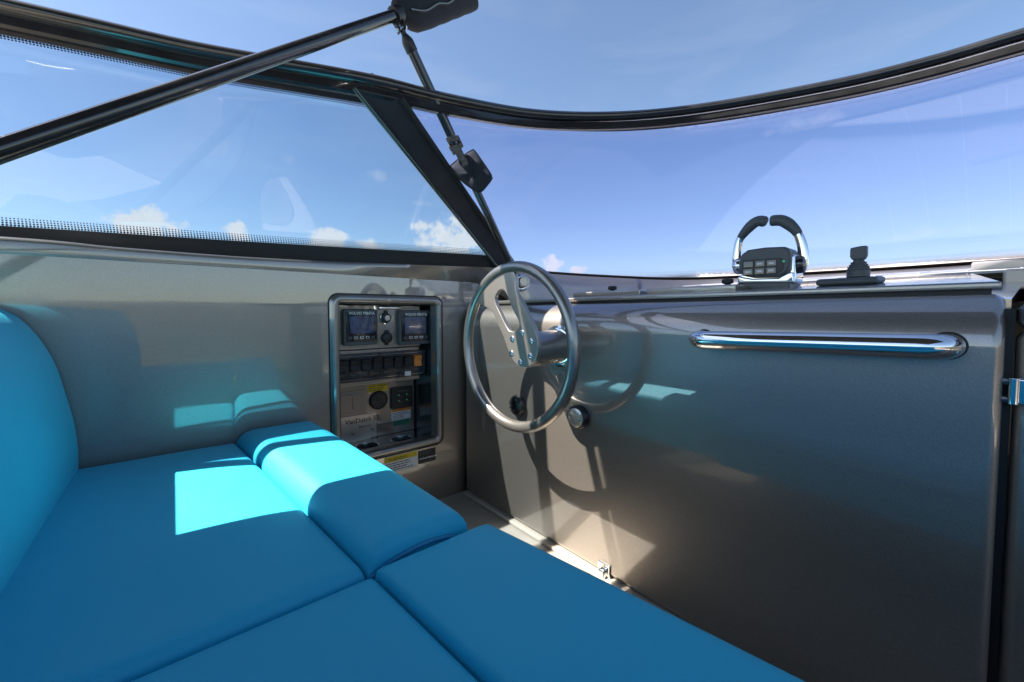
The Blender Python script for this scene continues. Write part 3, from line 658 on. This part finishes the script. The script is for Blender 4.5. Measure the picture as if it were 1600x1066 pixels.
# ------------------------------------------------------------------ seats
def spaced(n, e):
    """0..1, denser at both ends"""
    return [.5-.5*math.cos(math.pi*k/(n-1)) for k in range(n)]
def cushion(name, parent, quad4, ztop, zbot, rounds, crown=.006, tilt=(0, 0, 0, 0), n=34, m=40, hump=0.):
    """quad4: aft-outboard, aft-inboard, front-inboard, front-outboard (x, y); rounds: aft, inboard, front, outboard"""
    A, Bq, Cq, D = [Vector((p[0], p[1], 0)) for p in quad4]; bm = B(); G = []
    la = ((D-A).length+(Cq-Bq).length)/2; wa = ((Bq-A).length+(Cq-D).length)/2
    ra, ri, rf, ro = rounds
    def drop(e, r): return 0 if e >= r else r-math.sqrt(max(r*r-(r-e)**2, 0))
    for v in spaced(m, 0):
        row = []
        for u in spaced(n, 0):
            p = A.lerp(Bq, u).lerp(D.lerp(Cq, u), v)
            z = ztop+(tilt[0]*(1-u)*(1-v)+tilt[1]*u*(1-v)+tilt[2]*u*v+tilt[3]*(1-u)*v)
            z += crown*(1-(2*u-1)**4)*(1-(2*v-1)**4)+hump*math.sin(math.pi*min(1, max(0, v)))**1.0
            dz = drop(v*la, ra), drop((1-v)*la, rf), drop(u*wa, ro), drop((1-u)*wa, ri)
            z -= min(sum(dz), max(dz)*1.25)
            row.append(bm.verts.new((p.x, p.y, z)))
        G.append(row)
    for i in range(m-1):
        for j in range(n-1): bm.faces.new((G[i][j], G[i][j+1], G[i+1][j+1], G[i+1][j]))
    loop = G[0][:]+[G[i][-1] for i in range(1, m)]+G[-1][-2::-1]+[G[i][0] for i in range(m-2, 0, -1)]
    low = [bm.verts.new((v.co.x, v.co.y, zbot)) for v in loop]; k = len(loop)
    for j in range(k): bm.faces.new((loop[j], loop[(j+1) % k], low[(j+1) % k], low[j]))
    bm.faces.new(low)
    return part(parent, name, bm, TEAL, smooth=60)
ZS = -.303
SI = -.466
s1 = thing('seat_cushion', 'turquoise vinyl seat cushion with raised front roll against the side wall', 'seat', (-.8, .08, ZF))
cushion('seat_base', s1, ((-1.146, -.24), (SI, -.24), (SI, .166), (-1.146, .103)), ZS, -.42, (.03, .015, .010, .03), .008)
bo = cushion('front_roll', s1, ((-1.146, .106), (SI, .169), (SI, .314), (-1.146, .283)), ZS+.024, -.42, (.032, .016, .03, .03), .006)
def piping(parent, pts, r=.0032): return part(parent, 'piping', sweep(B(), spline(pts, 40), circ(r, 8)), PIPE, smooth=80)
piping(bo, [(SI+.001, .172, ZS-.014), (SI+.0015, .20, ZS-.004), (SI+.0015, .25, ZS+.001), (SI+.0015, .295, ZS-.008), (SI-.004, .314, ZS-.022), (-.8, .299, ZS-.024), (-1.14, .283, ZS-.024)])
s2 = thing('seat_cushion', 'turquoise vinyl seat cushion with flat front roll beside the raised one', 'seat', (-.1, .08, ZF))
cushion('seat_base', s2, ((SI+.006, -.24), (.9, -.24), (.9, .30), (SI+.006, .172)), ZS-.006, -.42, (.03, .03, .008, .011), .006)
bo = cushion('front_roll', s2, ((SI+.008, .175), (.9, .303), (.9, .53), (SI+.008, .352)), ZS+.004, -.42, (.009, .03, .034, .014), .006)
piping(bo, [(SI+.010, .353, ZS-.035), (.2, .44, ZS-.035), (.89, .529, ZS-.035)])
bk = thing('back_cushion', 'tall turquoise padded backrest standing behind the seat cushions', 'backrest', (-.5, -.3, ZF))
prof = [(-.165, -.42), (-.150, -.33), (-.146, -.27), (-.150, -.21), (-.160, -.15), (-.172, -.09), (-.194, -.035), (-.220, .002), (-.250, .018), (-.28, .020), (-.312, .012), (-.335, -.02), (-.345, -.1), (-.345, -.42)]
P = spline([(0, y, z) for y, z in prof], 44); bm = B(); xs_ = [-1.146, -1.143, -1.136, -1.124, -1.10]+[-1.0+.1*k for k in range(19)]+[.87, .89, .898]
cen = Vector((0, -.25, -.2)); rws = []
for i, x in enumerate(xs_):
    e = min(x+1.146, .898-x); r = .045; s_ = 1 if e >= r else 1-(r-math.sqrt(max(r*r-(r-e)**2, 0)))*1.6
    rws.append([bm.verts.new((x, cen.y+(p.y-cen.y)*s_+(.045 if x > -.35 else 0)*0, cen.z+(p.z-cen.z)*(1-(1-s_)*.45))) for p in P])
for r, q in zip(rws, rws[1:]):
    for j in range(len(r)-1): bm.faces.new((r[j], r[j+1], q[j+1], q[j]))
    bm.faces.new((r[-1], r[0], q[0], q[-1]))
bm.faces.new(rws[0]); bm.faces.new(rws[-1])
part(bk, 'pad', bm, TEAL, smooth=60)
bb = box(B(), (-1.149, -.62, ZF), (.92, -.348, .005)); part(bk, 'bulkhead', bb, PAINT, bevel=.015, seg=3)
bb = box(B(), (-1.149, -.34, ZF), (.88, .235, -.425)); sb = thing('seat_box', 'taupe painted seat box under the turquoise cushions', 'seat base', (-.5, 0, ZF)); part(sb, 'box', bb, PAINT, bevel=.01)

# ------------------------------------------------------------------ windscreen
ws = thing('windscreen', 'wraparound tinted windscreen with black top rail', 'windscreen', (-1.0, .8, .14))
def pane(name, A, Q, m, k, t=.005):
    bm = loft(B(), A, Q, k); o = part(ws, name, bm, m, smooth=80)
    s = o.modifiers.new('thick', 'SOLIDIFY'); s.thickness = t; s.offset = 0; return o
def resample(P, n): return spline(P[::3]+([P[-1]] if (len(P)-1) % 3 else []), n)
sT, sB = resample(TC[:it+1], 120), resample(BC[:ib+1], 120)
fT, fB = resample(TC[it-1:], 140), resample(BC[ib:], 140)
pane('side_pane', sT, sB, GSIDE, 6)
def bulge(A, Q, k):                     # the front pane bows out slightly between base and rail
    return loft(B(), A, Q, k)
pane('front_pane', fT, fB, GFRONT, 8)
inw = lambda T_, B_: [(Vector((0.35, -.2, 0))-a).normalized()*.0045 for a in T_]
# rail: round tube over a flat channel
tube_path = [p+Vector((0, 0, .010)) for p in TC[::2]]
rsc = [1.0-.25*min(1, max(0, (k*2-it)/40)) for k in range(len(tube_path))]
part(ws, 'top_rail', sweep(B(), tube_path, circ(.022, 18, .0165), scale=rsc), BLACKT, smooth=70)
part(ws, 'rail_channel', sweep(B(), [p+Vector((0, 0, -.016)) for p in TC[::2]], [(-.007, .012), (.009, .012), (.0105, .004), (.0105, -.008), (.006, -.013), (-.007, -.013)], scale=rsc), BLACKT, smooth=30)
j = near(TC, 585); d = (TC[j+1]-TC[j-1]).normalized()
part(ws, 'rail_joint', cyl(B(), TC[j]+Vector((0, 0, .010))-d*.004, TC[j]+Vector((0, 0, .010))+d*.004, .0195, None, 24), BLACKT, bevel=.001)
def band(name, T_, B_, a, b2, m, n=1, off=.0042):
    I_ = inw(T_, B_); A = [t.lerp(q, a)+i for t, q, i in zip(T_, B_, I_)]; Q = [t.lerp(q, b2)+i for t, q, i in zip(T_, B_, I_)]
    return part(ws, name, loft(B(), A, Q, n), m, smooth=80)
band('edge_band', sT, sB, .905, 1.0, RUBBER); band('edge_band', sT, sB, .0, .085, BROWNBAND)
band('edge_band', fT, fB, .02, .045, BROWNBAND); band('edge_band', fT, fB, .975, 1.0, BROWNBAND)
# printed dot borders on the side pane
def dots(rows_, lo, hi, i0, i1, step):
    bm = B(); tl = sum((b2-a).length for a, b2 in zip(sB, sB[1:])); cnt = int(tl/step)
    cT, cB = spline(sT, cnt), spline(sB, cnt); I_ = inw(cT, cB); u = Vector((-.25, 0, 1)).normalized()
    for r in range(rows_):
        f = lo+(hi-lo)*(r+.5)/rows_
        for k in range(cnt-1):
            if cB[k].y < -.6: continue
            p0 = cT[k].lerp(cB[k], f)+I_[k]; p1 = cT[k+1].lerp(cB[k+1], f)+I_[k+1]
            c = p0.lerp(p1, .5 if r % 2 else 0); t = (p1-p0).normalized(); rad = step*.42*(1-.5*r/rows_)
            bm.faces.new([bm.verts.new(c+t*rad*math.cos(a)+u*rad*math.sin(a)) for a in [k2*math.pi/3 for k2 in range(6)]])
    return bm
o = part(ws, 'dot_print', dots(4, .905, .862, 0, 1, .0058), RUBBER, smooth=0); o['kind'] = 'stuff'
o = part(ws, 'dot_print', dots(2, .085, .103, 0, 1, .0058), RUBBER, smooth=0); o['kind'] = 'stuff'
# raked corner post: black triangular panel with bright glass edge
i0, i1 = near(TC, 562), near(TC, 625); b0_, b1_ = near(BC, 779), near(BC, 806)
cam_in = Vector((.012, -.010, 0))
quad_ = [TC[i0]+cam_in+Vector((0, 0, -.02)), TC[i1]+cam_in+Vector((0, 0, -.02)), BC[b1_]+cam_in+Vector((0, 0, .0)), BC[b0_]+cam_in]
bm = B(); nrm = (quad_[1]-quad_[0]).cross(quad_[3]-quad_[0]).normalized(); prism(bm, quad_, -nrm*.016 if nrm.dot(-quad_[0]) > 0 else nrm*.016)
part(ws, 'corner_post', bm, mat('satin_charcoal_panel', (.045, .048, .055), .32, .3, var=.2, vscale=12), bevel=.003)
e0 = quad_[0]+(-quad_[0]).normalized()*.004; e1 = quad_[3]+(-quad_[3]).normalized()*.004
part(ws, 'post_edge', sweep(B(), [e0, e1], circ(.0055, 10)), mat('dark_green_glass_edge', (.03, .06, .05), .12, coat=1), smooth=60)
part(ws, 'post_gasket', sweep(B(), [quad_[1]+(-quad_[1]).normalized()*.004, quad_[2]+(-quad_[2]).normalized()*.004], circ(.007, 10)), RUBBER, smooth=60)

# ------------------------------------------------------------------ bimini frame, strut and canvas
dia = .0342
pa = dep(0, 236, dia*F/41); pb = dep(560, 44, dia*F/24.2); dirb = (pb-pa).normalized()
dia = .0275
lo = pa-dirb*.22; hi = pb+dirb*.42
bi = thing('bimini_pole', 'black bimini support tube rising diagonally across the side window', 'pole', lo)
part(bi, 'tube', cyl(B(), lo, hi, dia/2, None, 32), BLACKT, smooth=60)
part(bi, 'foot', lathe(B(), (lo.x, lo.y, .0), ZZ, [(.035, 0), (.035, .006), (.02, .012), (.02, lo.z+.01)], 24), BLACKT)
tpar = [q for q in range(400)]
def tube_at(px):
    best = min(((abs(CX+F*(lo+dirb*k*.002).dot(RT)/(lo+dirb*k*.002).dot(FW)-px), k) for k in range(60, 500)), key=lambda t: t[0]); return lo+dirb*best[1]*.002
cl = tube_at(624); ds = cl.dot(FW)
clamp = part(bi, 'clamp', cyl(B(), cl-dirb*.010, cl+dirb*.014, dia/2+.006, None, 28), BLACK, bevel=.002)
ft = dep(630, 52, ds*1.0); dn = (ft-cl).normalized()
side_ = dirb.cross(dn).normalized()
for s_ in (-1, 1):
    part(clamp, 'ear', prism(B(), [cl+dn*.012+dirb*(.010*s_-.003)+side_*w_ for w_ in (-.009, .009)]+[cl+dn*.042+dirb*(.010*s_-.003)+side_*w_ for w_ in (.007, -.007)], dirb*.005), BLACK, bevel=.001)
pin = cl+dn*.034
part(clamp, 'pin', cyl(B(), pin-dirb*.016, pin+dirb*.017, .0045), CHROME, bevel=.001)
stt = thing('support_strut', 'slim black strut from the tube clamp down to the windscreen corner', 'strut', BC[b1_])
foot = BC[near(BC, 803)]*.9
def along(px, py):
    """point on the strut line (pin to foot) whose picture row is py"""
    best = min(((abs(CY-F*(pin.lerp(foot, k/400)).dot(UP)/(pin.lerp(foot, k/400)).dot(FW)-py), k) for k in range(401)), key=lambda t: t[0]); return pin.lerp(foot, best[1]/400)
u0, u1, u2 = along(0, 66), along(0, 212), along(0, 225)
sd = (foot-pin).normalized()
part(stt, 'eye', cyl(B(), pin, u0-sd*.006, .0065), BLACK, bevel=.001)
part(stt, 'end_cap', lathe(B(), u0-sd*.016, sd, [(.007, 0), (.0135, .012), (.0145, .018), (.0145, .036), (.0135, .038)], 24), BLACK)
part(stt, 'upper_tube', cyl(B(), u0+sd*.015, u1, .0128, None, 24), BLACKT, smooth=60)
part(stt, 'lower_tube', cyl(B(), u1, foot, .0112, None, 20), BLACKT, smooth=60)
part(stt, 'foot', lathe(B(), foot-Vector((0, 0, .10)), ZZ, [(.016, 0), (.016, .008), (.0095, .012), (.0095, .102)], 20), BLACKT)
# strap and small canvas pouch tied round the strut
stp = thing('tie_strap', 'frayed grey hook and loop strap wrapped round the strut', 'strap', u2)
bm = B(); nn = 26
_, s1_, u1_ = frame(sd)
for turn, (off, wd, rad) in enumerate(((-.012, .013, .0165), (.004, .013, .0175), (.014, .010, .0155))):
    pth = []
    for k in range(nn): t = 2*math.pi*k/nn; rj = rad*(1+.08*math.sin(3*t+turn)); pth.append(u2+sd*(off+.005*math.sin(t+turn*2))+s1_*rj*math.cos(t)+u1_*rj*math.sin(t))
    sweep(bm, pth, [(-.0012, -wd/2), (.0014, -wd/2), (.0014, wd/2), (-.0012, wd/2)], hint=sd, closed=True)
part(stp, 'wrap', bm, VELCRO, smooth=50)
tl = [u2+sd*.014+ (-u2).normalized()*.016, u2+sd*.030+(-u2).normalized()*.022, u2+sd*.052+(-u2).normalized()*.02+RT*.004, u2+sd*.066+(-u2).normalized()*.017-RT*.004]
part(stp, 'loose_end', sweep(B(), spline(tl, 12), [(-.008, -.001), (.008, -.001), (.008, .001), (-.008, .001)], hint=RT.cross(sd)), VELCRO, smooth=40)
dp = along(0, 268).dot(FW)-.012
pc = [dep(*q, dp) for q in ((702, 263), (704, 259), (720, 246), (737, 235), (742, 236), (755, 254), (767, 272), (769, 279), (761, 290), (753, 299), (746, 300), (730, 290), (715, 277))]
po = thing('canvas_pouch', 'small navy canvas pouch hanging on the strut', 'pouch', pc[6])
cen = sum(pc, Vector())/len(pc); bm = B(); n = len(pc); dv = cen.normalized(); rings = []
S = spline(pc+[pc[0]], 37)[:-1]
for f, o_ in ((.0, -.017), (.45, -.0165), (.8, -.013), (.95, -.006), (1, .004), (.97, .014), (.85, .024), (.5, .029), (.0, .030)):
    rings.append([bm.verts.new(cen+(p-cen)*max(f, .02)+dv*(o_+.0022*math.sin(k*.9))) for k, p in enumerate(S)])
for r, q in zip(rings, rings[1:]):
    for k in range(len(S)): bm.faces.new((r[k], r[(k+1) % len(S)], q[(k+1) % len(S)], q[k]))
bm.faces.new(rings[0]); bm.faces.new(rings[-1])
part(po, 'bag', bm, CANVAS, smooth=60)
hem = [cen+(p-cen)*1.01+dv*.002 for p in S]
part(po, 'hem', sweep(B(), hem, circ(.0014, 6), closed=True), CANVAS, smooth=80)
# stowed canvas boot on the tube, with zip
cb = tube_at(656)
bt = thing('canvas_boot', 'navy canvas boot with zip wrapped round the upper tube', 'canvas cover', cb)
path = [cb+dirb*(.012*k)+Vector((0, 0, .014-.010*min(1, k/6)+.0008*math.sin(k*1.3))) for k in range(26)]
sc_ = [.55+.45*min(1, k/4)**.6 for k in range(26)]
prof = [(.026*math.cos(t)*(1+.1*math.sin(3*t)), .042*math.sin(t)-.010) for t in [2*math.pi*k/28 for k in range(28)]]
part(bt, 'sleeve', sweep(B(), path, prof, scale=sc_), CANVAS, smooth=60)
_, sb_, ub_ = frame(dirb); tow = -1 if sb_.dot(cb) > 0 else 1
zp = [p+sb_*tow*.0262*sc_[k]+ub_*(-.018*sc_[k]+.0025*math.sin(k*.8)) for k, p in enumerate(path) if 2 <= k]
part(bt, 'zip_tape', sweep(B(), zp, circ(.0035, 8)), CANVAS)
bm = B(); Z = spline(zp, 150)
for k in range(0, 149):
    c = Z[k]+sb_*tow*.0032; a = ub_*.0015; e = dirb*.0005; t = sb_*tow*.0006
    prism(bm, [c-a-e, c+a-e, c+a+e, c-a+e], t)
o = part(bt, 'zip_teeth', bm, mat('pale_zip_teeth', (.35, .40, .42), .5), smooth=0); o['kind'] = 'stuff'
# canopy overhead, behind the picture's upper edge
cy = thing('bimini_canopy', 'navy canvas sun canopy stretched over the cockpit', 'canopy', (.7, -.6, 1.2))
bm = B(); nx, ny = 24, 24; G = []
def xe(y): return -1.108-.098*min(max(-.3-y, 0), .9)/.7
x0, x1, y0, y1 = -1.12, 1.5, -1.75, .58
for i in range(ny+1):
    G.append([bm.verts.new((xe(y0+(y1-y0)*i/ny)+(x1-xe(y0+(y1-y0)*i/ny))*j/nx, y0+(y1-y0)*i/ny+.03*math.sin(math.pi*j/nx), 1.2+.12*math.sin(math.pi*j/nx)-.015*abs(math.sin(math.pi*4*i/ny)))) for j in range(nx+1)])
for i in range(ny):
    for j in range(nx): bm.faces.new((G[i][j], G[i][j+1], G[i+1][j+1], G[i+1][j]))
o = part(cy, 'canvas', bm, CANVAS, smooth=60); m_ = o.modifiers.new('thick', 'SOLIDIFY'); m_.thickness = .004
for yy in (y0+.02, (y0+y1)/2, y1-.02):
    part(cy, 'bow', sweep(B(), spline([(x0+.01, yy, 1.175), (-.5, yy, 1.255), (.2, yy, 1.29), (.9, yy, 1.255), (x1-.01, yy, 1.175)], 30), circ(.012, 10)), BLACKT, smooth=60)
bpy.context.view_layer.update()
